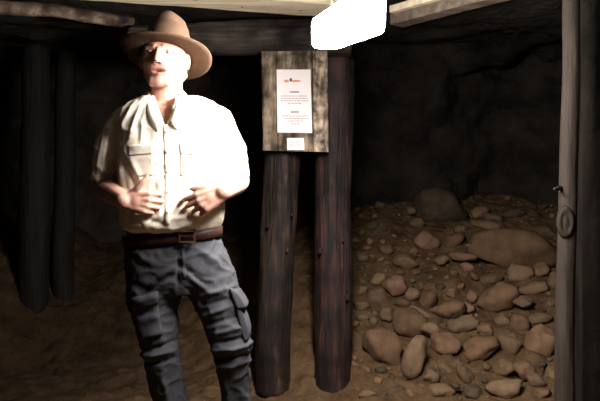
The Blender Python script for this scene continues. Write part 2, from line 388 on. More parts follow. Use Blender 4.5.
for y, q in ((142, 21), (145, 22)): bars('printed_line', [(y, words(289.5, 301.5, q), .8)], M['ink'], lb, dn)

# ------------------------------------------------------------------ lamp
la, lz = P(327, 33, 3.05), P(366, 14, 1.85)
lu = (lz - la).normalized(); up = Vector((0, 0, 1))
lamp = empty('strip_lamp', (la + lz) / 2 + Vector((0, 0, -.1)), 'glaring white strip lamp hanging under the roof beside the notice board', 'lamp')
bm = bmesh.new(); u_, v_ = frame_of(lu); r0, r1 = .0665, .0535; rs = []
def sq(t): return math.copysign(abs(math.cos(t)) ** .42, math.cos(t)), math.copysign(abs(math.sin(t)) ** .42, math.sin(t))
for c, r, q in ((la, r0, .80), (la + lu * .004, r0, .9), (la + lu * .014, r0, .98), (la + lu * .03, r0, 1), (lz - lu * .03, r1, 1), (lz - lu * .014, r1, .98), (lz - lu * .004, r1, .9), (lz, r1, .80)):
    rs.append([c + (u_ * sq(t)[0] + v_ * sq(t)[1]) * r * q for t in [2 * math.pi * (i + .5) / 40 for i in range(40)]])
rings(bm, rs); link('diffuser', bm, M['lamp'], lamp)
bm = bmesh.new(); capsule(bm, la.lerp(lz, .1) + up * .078, la.lerp(lz, .9) + up * .074, .014, .014, 12); link('top_housing', bm, M['plastic'], lamp)
for t in (.2, .8):
    bm = bmesh.new(); p0 = la.lerp(lz, t) + up * .085; capsule(bm, p0, Vector((p0.x, p0.y, 2.36)), .003, .003, 8); link('hanging_wire', bm, M['steel'], lamp)
bm = bmesh.new(); p0 = la.lerp(lz, .5) + up * .085; chain(bm, [p0, p0 + Vector((.05, 0, .1)), p0 + Vector((.03, .02, .3)), p0 + Vector((0, .02, .52))], [.005] * 4); link('power_cord', bm, M['plastic'], lamp)

# ------------------------------------------------------------------ rubble
ROCKS = [  # px, py, rx, ry, tilt, material, name, label
 (441, 208, 27, 18, 4, 'rock_dark', 'boulder', 'large dim brown boulder at the top left of the rubble slope'),
 (512, 250, 38, 20, 6, 'rock_brown', 'boulder', 'largest flat brown boulder lying at upper right of the rubble slope'),
 (479, 213, 8, 7, 0, 'rock_brown', 'stone', 'small brown stone just right of the dim top left boulder'),
 (493, 218, 11, 4.5, 8, 'rock_grey', 'slab', 'dark grey flat stone above the left end of the largest flat boulder'),
 (513, 214, 12, 5, 0, 'rock_dark', 'slab', 'dim flat stone directly above the middle of the largest flat boulder'),
 (485, 226, 14, 5.5, 14, 'rock_tan', 'slab', 'yellowish flat stone wedged at upper left corner of the largest flat boulder'),
 (426, 241, 13, 10, 10, 'rock_pink', 'cobble', 'reddish rounded stone below the dim top left boulder'),
 (462, 257, 14, 4.2, 10, 'rock_brown', 'slab', 'thin brown slab sticking out of the dirt left of the largest flat boulder'),
 (467, 267, 7, 4.8, 5, 'rock_pink', 'stone', 'small pale stone directly beneath the thin brown slab'),
 (441, 260, 7, 5, 0, 'rock_grey', 'stone', 'small grey stone at the left end of the thin brown slab'),
 (517, 273, 14.5, 9, 4, 'rock_tan', 'cobble', 'smooth tan oval cobble tucked right under the largest flat boulder'),
 (533, 289, 13, 5.8, -12, 'rock_tan', 'slab', 'flat tan stone tilted up to the right below the oval tan cobble'),
 (497, 297, 21, 13, -8, 'rock_brown', 'cobble', 'big smooth brown cobble in the middle right of the rubble'),
 (490, 279, 12, 5, -4, 'rock_grey', 'slab', 'flat greyish stone between the largest flat boulder and big smooth cobble'),
 (541, 271, 8, 8, 0, 'rock_brown', 'stone', 'brown stone just right of the smooth oval cobble under the boulder'),
 (554, 281, 5, 9, 0, 'rock_grey', 'stone', 'narrow upright grey stone against the thin pole'),
 (395, 286, 11.5, 10, -15, 'rock_pink', 'cobble', 'palest pinkish angular stone at the left of the rubble'),
 (378, 279, 7.5, 6, -20, 'rock_tan', 'stone', 'small tan stone upper left of the palest pinkish stone'),
 (378, 295, 9, 7, 10, 'rock_tan', 'stone', 'tan stone lower left of the palest pinkish stone'),
 (413, 294, 8, 6.5, 0, 'rock_tan', 'stone', 'tan stone just right of the palest pinkish stone'),
 (402, 303, 7, 5, 0, 'rock_grey', 'stone', 'grey stone directly below the palest pinkish stone'),
 (429, 299, 9, 8.5, 0, 'rock_brown', 'stone', 'rounded brown stone above the thin tilted sliver slab'),
 (361, 305, 8, 5, 0, 'rock_grey', 'stone', 'grey stone beside the right thick post, above the egg shaped cobble'),
 (421, 312, 12, 3.6, 26, 'rock_tan', 'slab', 'thin sliver slab tilted down to the right above centre left cobbles'),
 (409, 323, 15.5, 13, 22, 'rock_brown', 'cobble', 'rounded tan brown cobble above the upright oval one at left'),
 (387, 314, 7, 8, 0, 'rock_grey', 'stone', 'small upright grey stone above the egg shaped cobble'),
 (384, 346, 20, 17, 38, 'rock_brown', 'cobble', 'large egg shaped brown cobble at the lower left of the rubble'),
 (415, 357, 20, 13, -76, 'rock_tan', 'cobble', 'tall upright oval tan cobble right of the large egg shaped one'),
 (373, 321, 4.5, 4.5, 0, 'rock_tan', 'stone', 'tiny tan stone upper left of the egg shaped cobble'),
 (363, 318, 6, 4, 0, 'rock_grey', 'stone', 'tiny grey stone between right thick post and egg shaped cobble'),
 (449, 311, 16, 9.5, -12, 'rock_brown', 'cobble', 'wide brown cobble right of the thin sliver slab'),
 (464, 325, 13.5, 8.5, -10, 'rock_tan', 'cobble', 'light tan cobble with deep shadow beneath in middle of the rubble'),
 (486, 330, 9, 8.5, 0, 'rock_brown', 'stone', 'rounded brown stone below the big smooth brown cobble'),
 (445, 344, 13.5, 11.5, 0, 'rock_brown', 'cobble', 'squat brown cobble in middle of rubble, right of upright oval cobble'),
 (430, 329, 8, 7.5, 0, 'rock_tan', 'stone', 'tan stone between the upright oval cobble and the wide brown cobble'),
 (481, 348, 18, 11, -25, 'rock_brown', 'cobble', 'angular brown rock tilted up to the right at lower centre of rubble'),
 (469, 308, 7, 5, 0, 'rock_pink', 'stone', 'small pinkish stone at left foot of the big smooth brown cobble'),
 (472, 296, 6, 6, 0, 'rock_brown', 'stone', 'small brown stone touching left side of the big smooth brown cobble'),
 (446, 370, 9, 4.5, 25, 'rock_tan', 'stone', 'small flat tan stone below the squat brown cobble'),
 (431, 377, 8, 7, 0, 'rock_tan', 'stone', 'tan stone at lower right of the upright oval cobble'),
 (466, 375, 11, 6.5, 60, 'rock_grey', 'stone', 'narrow grey stone standing below the angular brown rock'),
 (457, 365, 7, 6, 0, 'rock_grey', 'stone', 'grey stone at lower right of the squat brown cobble'),
 (502, 320, 6.5, 6, 0, 'rock_tan', 'stone', 'small tan stone under the right half of the big smooth cobble'),
 (519, 323, 10.5, 8, 30, 'rock_brown', 'stone', 'brown wedge shaped stone left of the pale flat stone near the pole'),
 (540, 318, 13, 4.8, -4, 'rock_tan', 'slab', 'pale flat stone capping the large rock beside the thin pole'),
 (511, 343, 12.5, 11, 20, 'rock_tan', 'cobble', 'blocky tan stone left of the large upright rock beside the pole'),
 (541, 341, 14.5, 16, 0, 'rock_brown', 'boulder', 'large upright brown rock beside the thin pole at lower right'),
 (524, 302, 9, 6, 5, 'rock_grey', 'stone', 'grey stone below the tilted flat tan stone, right of the big cobble'),
 (551, 303, 6, 6, 0, 'rock_brown', 'stone', 'brown stone against the pole above the pale flat stone'),
 (524, 369, 10, 9, 40, 'rock_brown', 'stone', 'brown stone lower left of the large upright rock beside the pole'),
 (535, 381, 10, 8, 20, 'rock_grey', 'stone', 'grey stone directly below the large upright rock beside the pole'),
 (507, 390, 18, 10, -6, 'rock_tan', 'cobble', 'wide lumpy tan rock at the bottom edge of the rubble'),
 (505, 368, 11, 9, 0, 'rock_grey', 'stone', 'grey stone between blocky tan stone and wide lumpy bottom rock'),
 (551, 375, 6, 12, 0, 'rock_grey', 'stone', 'narrow grey stone at the foot of the thin pole'),
 (542, 394, 9, 7, 0, 'rock_brown', 'stone', 'brown stone at bottom edge just left of the thin pole'),
 (367, 395, 8, 5, 0, 'rock_tan', 'stone', 'flat tan stone at bottom edge beside the right thick post'),
 (440, 392, 13, 7, 0, 'rock_grey', 'stone', 'low grey stone half buried at bottom edge below upright oval cobble'),
 (474, 391, 10, 7, 10, 'rock_dark', 'stone', 'dark stone at bottom edge left of the wide lumpy rock'),
 (405, 262, 12, 7, 12, 'rock_brown', 'stone', 'half buried brown stone below and left of the reddish rounded stone'),
 (453, 241, 11, 8, -5, 'rock_brown', 'stone', 'half buried brown stone right of the reddish rounded stone'),
 (417, 223, 8, 5, 8, 'rock_grey', 'stone', 'dim grey stone at lower left of the top left boulder'),
 (461, 229, 7, 3.5, 0, 'rock_grey', 'stone', 'small dim grey stone at lower right of the top left boulder'),
 (380, 206, 6, 5, 20, 'rock_grey', 'stone', 'dim grey stone high at the left edge of the slope'),
 (411, 211, 5, 3.5, 0, 'rock_grey', 'stone', 'tiny grey stone touching left end of the top left boulder'),
 (372, 226, 7, 4, -20, 'rock_dark', 'stone', 'dark stone in the dirt beside the right post, upper left of slope'),
 (387, 250, 8, 5, 10, 'rock_grey', 'stone', 'half buried grey stone above the palest pinkish stone'),
 (363, 258, 6, 4, 0, 'rock_grey', 'stone', 'small grey stone beside right post, upper left of small tan stone'),
 (452, 292, 6, 5, 0, 'rock_brown', 'stone', 'small brown stone above the wide brown cobble'),
]
STACK = []
def rock(px, py, rx, ry, tilt, mat, name, label, cat, group=None, sub=3, sink=.5):
    d = ray_ground(px, py + ry * .25); s = d / F; t = min(.48 * (rx + ry), 1.05 * ry) * s
    dc = d - t * sink
    for (x2, y2, a2, b2, d2, t2) in STACK:                       # lean on the rock behind instead of cutting into it
        nd = math.hypot((px - x2) / (rx + a2), (py - y2) / (ry + b2))
        if nd < 1: dc = min(dc, max(d - t * sink - .16, d2 - .95 * (t + t2) * math.sqrt(1 - nd * nd)))
    if rx > 3: STACK.append((px, py, rx, ry, dc, t))
    c = P(px, py, dc)
    bm = bmesh.new(); bmesh.ops.create_icosphere(bm, subdivisions=sub, radius=1)
    seed = px * 1.7 + py * .9; rot = Matrix.Rotation(R(tilt), 3, 'Y')
    for v in bm.verts:
        q = v.co.copy()
        f = 1 + .34 * fbm(q + Vector((seed, 0, 0)), .9, 2) + .09 * fbm(q + Vector((seed, 3, 0)), 2.6, 3)
        # a few flattened facets
        rr = random.Random(int(seed * 10))
        for _ in range(6):
            nn = Vector((rr.gauss(0, 1), rr.gauss(0, 1), rr.gauss(0, 1))).normalized(); lim = rr.uniform(.62, .88)
            dd = q.dot(nn)
            if dd > lim: q -= nn * (dd - lim) * .8
        q = q * f
        v.co = rot @ Vector((q.x * rx * s * 1.0, q.y * t, q.z * ry * s * 1.0))
    me = bpy.data.meshes.new(name); bm.to_mesh(me); bm.free()
    o = link_me(name, me, M[mat]); o.location = c
    return tag(o, label, cat, group)
placed = []
for r in sorted(ROCKS, key=lambda r: r[1]):
    r = list(r); r[2] *= 1.08; r[3] *= 1.08; placed.append(r[:4]); rock(*r, 'rock')
rnd = random.Random(3)
def scatter(n_, sizes, pad, name, label, cat, group, sub, sink):
    k = 0; tries = 0
    while k < n_ and tries < 6000:
        tries += 1; px, py = rnd.uniform(353, 552), rnd.uniform(198, 399)
        rx = rnd.choice(sizes); ry = rx * rnd.uniform(.55, .9)
        if py < 240 and rx > 4: continue
        if any(((px - r[0]) / (r[2] + rx * pad)) ** 2 + ((py - r[1]) / (r[3] + ry * pad)) ** 2 < 1 for r in placed): continue
        placed.append([px, py, rx, ry]); k += 1
        rock(px, py, rx, ry, rnd.uniform(-40, 40), rnd.choice(('rock_brown', 'rock_tan', 'rock_grey', 'rock_brown', 'rock_dark')), name, label, cat, group, sub, sink)
scatter(60, (3.4, 4.2, 5, 6), .85, 'stone', 'small half buried stone filling a gap between the larger rubble rocks', 'rock', 'gap filling stones in the rubble', 3, .1)
scatter(110, (1.3, 1.6, 2, 2.5), 1, 'pebble', 'little loose pebble scattered in the dirt between the rubble rocks', 'pebble', 'pebbles in the rubble slope', 2, .2)
# ------------------------------------------------------------------ the man
D = 2.63; S = D / F
def Q(px, py, dy=0.): return P(px, py, D + dy)
BASE = Vector((Q(185, 300).x, D, 0))

# --- head in its own frame: x right in the picture, -y the face, z up
HC = Q(165, 60.5, .0)
HROT = Matrix.Rotation(R(-4), 3, 'Z') @ Matrix.Rotation(R(-4), 3, 'X')
def H(x, y, z): return HC + HROT @ Vector((x, y, z))
body = bmesh.new()
rs = []
for j in range(29):
    t = R(-88 + 176 * j / 28); ring = []
    for i in range(36):
        p = 2 * math.pi * i / 36; x, y, z = math.cos(t) * math.cos(p), math.cos(t) * math.sin(p), math.sin(t)
        dn_ = max(0, -z); X = .081 * math.copysign(abs(x) ** .92, x) * (1 - .30 * sm(.25, 1, dn_)); Z = .121 * z
        Y = .098 * y
        if y > 0: Y *= 1 - .42 * sm(.25, 1, dn_)
        else: Y *= (1 - .10 * sm(.0, .5, z)) * (1 + .04 * sm(.2, .8, dn_))
        ring.append(H(X, Y, Z))
    rs.append(ring)
rings(body, rs)
def hcap(a, b2, ra, rb): capsule(body, H(*a), H(*b2), ra, rb)
hcap((0, -.088, .020), (0, -.112, -.024), .0085, .0125)                     # nose
for s in (-1, 1):
    ellipsoid(body, H(s * .012, -.098, -.029), (.009, .011, .008))
    hcap((s * .016, -.083, .028), (s * .050, -.068, .026), .011, .009)       # brow
    ellipsoid(body, H(s * .048, -.060, -.016), (.024, .022, .018))           # cheekbone
    ellipsoid(body, H(s * .083, .006, -.004), (.009, .019, .032), HROT @ Matrix.Rotation(R(s * 18), 3, 'Z'))   # ear
    hcap((s * .058, -.005, -.055), (s * .026, -.068, -.098), .020, .016)     # jaw line
ellipsoid(body, H(0, -.070, -.098), (.026, .020, .018))                      # chin
hcap((-.023, -.077, -.0525), (0, -.0835, -.051), .0042, .0056); hcap((0, -.0835, -.051), (.023, -.077, -.0525), .0056, .0042)                  # lips
hcap((-.020, -.077, -.0655), (0, -.082, -.068), .0045, .0062); hcap((0, -.082, -.068), (.020, -.077, -.0655), .0062, .0045)
# neck and trunk
chain(body, [H(0, .028, -.04), Q(166, 100, .02), Q(167, 114, .03)], [.060, .060, .075])
loft_z(body, [(Q(167, 101, .03), .10, .055), (Q(168, 110, .02), .155, .085), (Q(169, 125, .01), .175, .10), (Q(171, 165, 0), .175, .125), (Q(172, 205, 0), .170, .135), (Q(173, 245, .01), .165, .12), (Q(177, 275, .01), .165, .115)])
# legs inside the trousers
def zx(x, z, dy=0.): return Vector((x, D + dy, z))
LK = Q(161, 352, -.03); RK = Q(231, 345, -.03)
LA = Vector((Q(172, 400).x, D + .03, .10)); RA = Vector((Q(238, 400).x, D + .03, .10))
chain(body, [Q(157, 282, .01), LK, LA], [.080, .048, .030]); chain(body, [Q(210, 282, .01), RK, RA], [.080, .048, .030])
for A in (LA, RA): chain(body, [A, A + Vector((0, -.14, -.065))], [.03, .025])
# arms
def arm(sh, el, wr, r):
    m1 = el.lerp(wr, .28)
    chain(body, [sh, el, m1, wr], r)
SL, EL, WL = Q(124, 124, .01), Q(104, 188, .03), Q(124, 200.5, -.21)
SR, ER, WR = Q(221, 124, .01), Q(238, 181, .03), Q(223, 192, -.21)
arm(SL, EL, WL, [.052, .043, .043, .029]); arm(SR, ER, WR, [.052, .043, .043, .029])
# hands: built from wrist, pointing direction u, thumb side v, back-of-hand direction w (towards the camera)
def hand(wr, u, v, w, curls, spread, thumb):
    u = u.normalized(); w = (w - u * w.dot(u)).normalized(); v = (v - u * v.dot(u) - w * v.dot(w)).normalized()
    T = lambda a, b2, c: wr + u * a + v * b2 + w * c
    bases = [(.083, .030), (.086, .010), (.082, -.010), (.074, -.028)]
    lens = [(.041, .025, .020), (.045, .029, .021), (.042, .027, .020), (.033, .020, .018)]
    rad = [(.0098, .0088, .0078), (.0098, .0090, .0078), (.0094, .0085, .0074), (.0084, .0074, .0066)]
    for (a, b2), ln, rd, cu, sp in zip(bases, lens, rad, curls, spread):
        root = T(.012, b2 * .55, 0); kn = T(a, b2, .004)
        capsule(body, root, kn, .0155, .0118)
        p = kn; ang = 0
        for i in range(3):
            ang += cu[i]
            dr = u * math.cos(R(ang)) * math.cos(R(sp)) + v * math.sin(R(sp)) * math.cos(R(ang)) - w * math.sin(R(ang))
            q = p + dr * ln[i]; capsule(body, p, q, rd[i] * (1.06 if i == 0 else 1), rd[min(2, i + 1)] * (.95 if i == 2 else 1), 12); p = q
    ellipsoid(body, T(.045, 0, -.004), (.036, .022, .040), Matrix((u, w, v)).transposed(), 18, 10)
    ellipsoid(body, T(.030, .024, -.012), (.028, .016, .016), Matrix((u, w, v)).transposed(), 14, 8)
    th = [T(.016, .020, -.008)] + [T(*t) for t in thumb]
    chain(body, th, [.0150, .0128, .0108, .0086])
hand(WL, Vector((1, -.10, -.10)), Vector((.1, 0, 1)), Vector((-.25, -1, .1)),
     [(30, 62, 45), (36, 66, 45), (40, 70, 45), (46, 70, 45)], [5, 0, -3, -8], [(.045, .045, .006), (.060, .066, .010), (.072, .084, .008)])
hand(WR, Vector((-1, -.10, -.50)), Vector((-.35, 0, 1)), Vector((.2, -1, .1)),
     [(24, 40, 30), (28, 46, 34), (34, 50, 36), (40, 54, 38)], [8, 2, -5, -12], [(.045, .038, .0), (.068, .050, .002), (.088, .056, .0)])
me = remesh(body, .0036, 4)
# face details: eye sockets and mouth; skin tone by place
HI = HROT.transposed()
bs = bmesh.new(); bs.from_mesh(me)
hv = [v for v in bs.verts if (v.co - HC).length < .15 and ((HI @ (v.co - HC)).z < -.073 or (abs((HI @ (v.co - HC)).x) > .028 and (HI @ (v.co - HC)).z < .0 and abs((HI @ (v.co - HC)).x) < .076))]
for _ in range(22): bmesh.ops.smooth_vert(bs, verts=hv, factor=.5, use_axis_x=True, use_axis_y=True, use_axis_z=True)
bs.to_mesh(me); bs.free()
ca = me.color_attributes.new('tone', 'FLOAT_COLOR', 'POINT')
skin = Vector((.47, .255, .185)); cols = []
for v in me.vertices:
    q = HI @ (v.co - HC); c = skin.copy()
    if (v.co - HC).length < .2 and q.y < -.03:
        for s in (-1, 1):
            e = math.exp(-(((q.x - s * .031) / .017) ** 2 + ((q.z - .008) / .010) ** 2)); v.co += HROT @ Vector((0, .011 * e, 0))
        mth = math.exp(-((q.x / .019) ** 2 + ((q.z + .0592) / .0052) ** 2)); v.co += HROT @ Vector((0, .014 * mth, 0))
        lip = math.exp(-((q.x / .026) ** 4 + ((q.z + .0595) / .0125) ** 4)) if q.y < -.06 else 0
        c = c.lerp(Vector((.42, .16, .13)), .65 * lip); c = c.lerp(Vector((.10, .02, .02)), min(1, mth * 1.1) if q.y < -.05 else 0)
        br = math.exp(-(((abs(q.x) - .033) / .02) ** 4 + ((q.z - .032) / .006) ** 2)); c = c.lerp(Vector((.22, .12, .08)), .6 * br)
        c = c.lerp(Vector((.50, .19, .14)), .5 * math.exp(-((q.x / .016) ** 2 + ((q.z + .022) / .016) ** 2)))
    cols += [c.x, c.y, c.z, 1]
ca.data.foreach_set('color', cols)
man = link_me('person', me, M['skin'], None, BASE)
tag(man, 'man in brown brimmed hat, cream shirt and grey cargo trousers, hands at waist', 'person')
for s in (-1, 1):
    bm = bmesh.new(); ellipsoid(bm, H(s * .031, -.072, .008), (.0125, .0125, .0115)); ey = link('eye', bm, M['eye'], man)
    bm = bmesh.new(); ellipsoid(bm, H(s * .031, -.0825, .007), (.0055, .003, .0055)); link('iris', bm, M['iris'], ey)
    bm = bmesh.new(); ellipsoid(bm, H(s * .031, -.0725, .0125), (.0145, .0138, .0085), HROT); link('eyelid', bm, None, man).data.materials.append(plain('eyelid_skin', (.42, .22, .16)))
bm = bmesh.new()
ellipsoid(bm, H(0, .018, .022), (.084, .088, .085), HROT)
for s in (-1, 1): ellipsoid(bm, H(s * .074, -.012, -.004), (.010, .014, .035), HROT)
ellipsoid(bm, H(0, .06, -.035), (.07, .042, .05), HROT)
hm = remesh(bm, .005, 2)
for v in hm.vertices: v.co += (v.co - HC).normalized() * .004 * fbm(v.co, 60, 3)
bmh = bmesh.new(); bmh.from_mesh(hm)
bmesh.ops.delete(bmh, geom=[f for f in bmh.faces if (HI @ (f.calc_center_median() - HC)).y < -.035 and (HI @ (f.calc_center_median() - HC)).z < .055 and abs((HI @ (f.calc_center_median() - HC)).x) < .065], context='FACES')
link('hair', bmh, M['hair'], man)

# --- hat
HTC = HC + Vector((0, .015, .011))
TROT = Matrix.Rotation(R(3), 3, 'Y') @ Matrix.Rotation(R(-7), 3, 'Z') @ Matrix.Rotation(R(-17), 3, 'X')
def T_(x, y, z): return HTC + TROT @ Vector((x, y, z if z < .03 else .03 + (z - .03) * 1.1))
hat_bm = bmesh.new(); K = 64
def brim_ring(f, dz):
    r = []
    for i in range(K):
        t = 2 * math.pi * i / K; ct, st = math.cos(t), math.sin(t)
        ax = .092 + (.166 - .092) * f; ay = .108 + (.186 - .108) * f
        up = .012 * f * f * ct * ct - .010 * f * (1 if st < 0 else .4) * st * st
        r.append(T_(ax * ct, ay * st, .012 + up + dz))
    return r
def crown_ring(ax, ay, z, pinch):
    r = []
    for i in range(K):
        t = 2 * math.pi * i / K; ct, st = math.cos(t), math.sin(t)
        k = 1 - pinch * math.exp(-((st + .75) / .3) ** 2) * (abs(ct) > .25)
        r.append(T_(ax * ct * k, ay * st - (.0 if st < 0 else 0), z + (.012 * -st if z > .08 else 0)))
    return r
rs = [brim_ring(f, 0) for f in (1, .8, .6, .4, .2, 0)][::-1]
outer = [crown_ring(.026, .030, .122, 0), crown_ring(.045, .058, .134, .1), crown_ring(.058, .076, .130, .14), crown_ring(.068, .088, .112, .16), crown_ring(.077, .097, .080, .12), crown_ring(.084, .103, .045, .04), crown_ring(.090, .107, .018, 0)] + rs + \
        [brim_ring(1.0, -.004)] + [brim_ring(f, -.005) for f in (.8, .6, .4, .2, 0)] + [crown_ring(.085, .102, .03, 0), crown_ring(.076, .094, .09, 0), crown_ring(.04, .05, .112, 0)]
rings(hat_bm, outer)
hat = link('hat', hat_bm, M['felt'], man)
bm = bmesh.new(); rings(bm, [crown_ring(.0925, .1095, .016, 0), crown_ring(.0905, .1085, .026, .02), crown_ring(.0878, .1068, .038, .03), crown_ring(.080, .100, .038, .03), crown_ring(.08, .10, .016, 0)], False); link('hat_band', bm, M['band'], hat)

# --- folds: ridges along lines given in the plane of the body
def seg_d(p, a, b2):
    ab = (b2[0] - a[0], b2[1] - a[1]); L = ab[0] ** 2 + ab[1] ** 2
    t = max(0, min(1, ((p[0] - a[0]) * ab[0] + (p[1] - a[1]) * ab[1]) / L)) if L else 0
    return math.hypot(p[0] - a[0] - ab[0] * t, p[1] - a[1] - ab[1] * t), t
def fold(me, lines, namp, nscale, ridge=0.):
    me.update(); nv = [Vector(v.normal) for v in me.vertices]
    for v, nrm_ in zip(me.vertices, nv):
        px = 300 + v.co.x * F / D; py = 200.5 - (v.co.z - CAMZ) * F / D; s = 0
        wgt = sm(.35, -.15, nrm_.y)
        if wgt > 0:
            for (x0, y0, x1, y1, w, a) in lines:
                if min(x0, x1) - 4 * w < px < max(x0, x1) + 4 * w and min(y0, y1) - 4 * w < py < max(y0, y1) + 4 * w:
                    d, t = seg_d((px, py), (x0, y0), (x1, y1)); s += a * math.exp(-(d / w) ** 2) * (1 - .5 * abs(2 * t - 1)) * wgt
        s += namp * fbm((v.co.x * 1., v.co.y, v.co.z * .55), nscale, 3)
        if ridge: s += ridge * (.5 - min(1., 3.2 * abs(fbm((v.co.x * .9 + v.co.z * .5, v.co.y, v.co.z * 1.1 - v.co.x * .35), 13, 2))))
        v.co += nrm_ * s
# --- shirt
bm = bmesh.new()
loft_z(bm, [(Q(166, 93, .02), .064, .064), (Q(174, 97, .02), .112, .074), (Q(174, 100.5, .018), .140, .086), (Q(172.5, 105, .015), .168, .100), (Q(171, 114, .01), .188, .118), (Q(170.5, 128, 0), .196, .135), (Q(171, 150, -.005), .192, .148),
            (Q(171.5, 175, -.012), .190, .158), (Q(172, 195, -.015), .190, .166), (Q(172, 210, -.018), .190, .176), (Q(171.5, 220, -.016), .186, .176), (Q(171, 228, -.014), .170, .166), (Q(171, 232, -.005), .150, .145)])
def sleeve(sh, mid, el, r0, r1, r2, k=28):
    pts = [sh.lerp(mid, t) for t in (0, .25, .5, .75, 1)] + [mid.lerp(el, t) for t in (.25, .5, .75, 1)]
    d = (el - mid).normalized(); rad = [r0 + (r1 - r0) * t for t in (0, .25, .5, .75, 1)] + [r1 + (r2 - r1) * t for t in (.25, .5, .75, 1)]
    u, v = frame_of(el - sh); rs = []
    for c, r in zip(pts, rad): rs.append([c + (u * math.cos(2 * math.pi * i / k) + v * math.sin(2 * math.pi * i / k)) * r for i in range(k)])
    for (dd, r) in ((.001, r2 - .011), (-.012, r2 - .013), (-.05, r2 - .016)):
        c = el + d * dd; rs.append([c + (u * math.cos(2 * math.pi * i / k) + v * math.sin(2 * math.pi * i / k)) * r for i in range(k)])
    ellipsoid(bm, sh, (r0, r0 * 1.05, r0)); rings(bm, rs)
sleeve(Q(126, 123, .01), Q(111.5, 150, .02), Q(104.5, 184, .02), .062, .064, .053)
sleeve(Q(217, 121, .01), Q(229.5, 150, .02), Q(236.5, 181.5, .02), .060, .062, .052)
shm = remesh(bm, .0055, 14)
fl = []
for (x0, y0, x1, y1, w, a) in [
    (139, 104, 128, 132, 2.0, .006), (146, 108, 138, 140, 2.2, .007), (133, 100, 121, 124, 1.8, .005), (151, 118, 149, 150, 2, .005),
    (118, 128, 119, 182, 2.6, -.012), (112, 130, 105, 170, 2.5, .007), (106, 140, 99, 178, 2.2, .006), (99, 165, 113, 176, 2, .005), (97, 174, 112, 181, 1.8, -.004),
    (123, 150, 134, 195, 2.2, .006), (130, 160, 143, 185, 2.2, -.007), (137, 158, 150, 180, 2, .007), (126, 185, 139, 214, 2.4, .007), (140, 205, 155, 222, 2.6, .007),
    (125, 206, 150, 224, 2.4, .009), (150, 215, 175, 224, 2.2, -.006), (175, 218, 205, 214, 2.4, .006), (190, 224, 220, 210, 2.4, .007), (180, 205, 176, 222, 2, .006),
    (222, 130, 221, 182, 2.6, -.012), (229, 130, 236, 165, 2.4, .006), (206, 150, 218, 190, 2.4, .005), (186, 180, 178, 205, 2.2, -.005), (168, 180, 170, 215, 2, .006)]:
    fl.append((x0, y0, x1, y1, w, a))
fold(shm, fl, .0045, 9, .0035)
b3 = bmesh.new(); b3.from_mesh(shm)
def in_v(c):
    px = 300 + c.x * F / c.y; py = 200.5 - (c.z - CAMZ) * F / c.y
    if c.y > D + .01 and py < 97.0: return True
    if py < 95.5: return True
    if c.y > D + .02 or py > 126: return False
    t = (126 - py) / (126 - 94); xc = 165.5 - 1 * t
    return abs(px - xc) < 11.5 * t ** .85 and py < 126
bmesh.ops.delete(b3, geom=[f for f in b3.faces if in_v(f.calc_center_median())], context='FACES')
shirt = link('shirt', b3, M['shirt'], man)
so = shirt.modifiers.new('cloth', 'SOLIDIFY'); so.thickness = .003; so.offset = -1
# surface finder on the shirt front
from mathutils.bvhtree import BVHTree
def bvh_of(me):
    return BVHTree.FromPolygons([v.co.copy() for v in me.vertices], [tuple(p.vertices) for p in me.polygons])
bvs = bvh_of(shm)
def on(bv, px, py, off=.003):
    dr = (P(px, py, D) - Vector((0, 0, CAMZ))).normalized(); h = bv.ray_cast(Vector((0, 0, CAMZ)), dr)
    return (h[0] - dr * off) if h[0] else P(px, py, D - .14)
def patch(name, bv, poly_fn, nu, nv, th, mat, parent, off=.002):
    bm = bmesh.new(); a = [[bm.verts.new(on(bv, *poly_fn(i / nu, j / nv), off + th)) for j in range(nv + 1)] for i in range(nu + 1)]
    bb = [[bm.verts.new(on(bv, *poly_fn(i / nu, j / nv), -.004)) for j in range(nv + 1)] for i in range(nu + 1)]
    for i in range(nu):
        for j in range(nv):
            bm.faces.new((a[i][j], a[i + 1][j], a[i + 1][j + 1], a[i][j + 1])); bm.faces.new((bb[i][j + 1], bb[i + 1][j + 1], bb[i + 1][j], bb[i][j]))
    ed = [(i, 0) for i in range(nu)] + [(nu, j) for j in range(nv)] + [(i, nv) for i in range(nu, 0, -1)] + [(0, j) for j in range(nv, 0, -1)]
    for p, q in zip(ed, ed[1:] + ed[:1]): bm.faces.new((a[p[0]][p[1]], bb[p[0]][p[1]], bb[q[0]][q[1]], a[q[0]][q[1]]))
    return link(name, bm, mat, parent)
def quadfn(c):
    def f(u, v):
        a = [c[0][k] + (c[1][k] - c[0][k]) * u for k in (0, 1)]; b2 = [c[3][k] + (c[2][k] - c[3][k]) * u for k in (0, 1)]
        return a[0] + (b2[0] - a[0]) * v, a[1] + (b2[1] - a[1]) * v
    return f
patch('placket', bvs, lambda u, v: (163.2 + 4.8 * u + 2.0 * math.sin(v * 2.4), 124 + 101 * v), 4, 40, .0012, M['shirt'], shirt, .0012)
for py in (132, 152, 172, 192, 212):
    bm = bmesh.new(); c = on(bvs, 165.8 + 2.0 * math.sin((py - 124) / 101 * 2.4), py, .0045); ellipsoid(bm, c, (.0055, .002, .0055), k=12, h=6); link('button', bm, M['button'], shirt)
for cs, nm in (([(128, 146), (153, 144), (154, 176), (131, 177)], 'chest_pocket'), ([(180, 144), (207, 146), (206, 177), (180, 176)], 'chest_pocket')):
    pk = patch(nm, bvs, quadfn(cs), 10, 12, .0002, M['shirt'], shirt, .0008)
    f = [(cs[0][0] - 1, cs[0][1] - 1), (cs[1][0] + 1, cs[1][1] - 1), (cs[1][0] + .5, cs[1][1] + 10), (cs[0][0], cs[0][1] + 10)]
    patch('pocket_flap', bvs, quadfn(f), 10, 5, .0012, M['shirt'], pk, .0012)
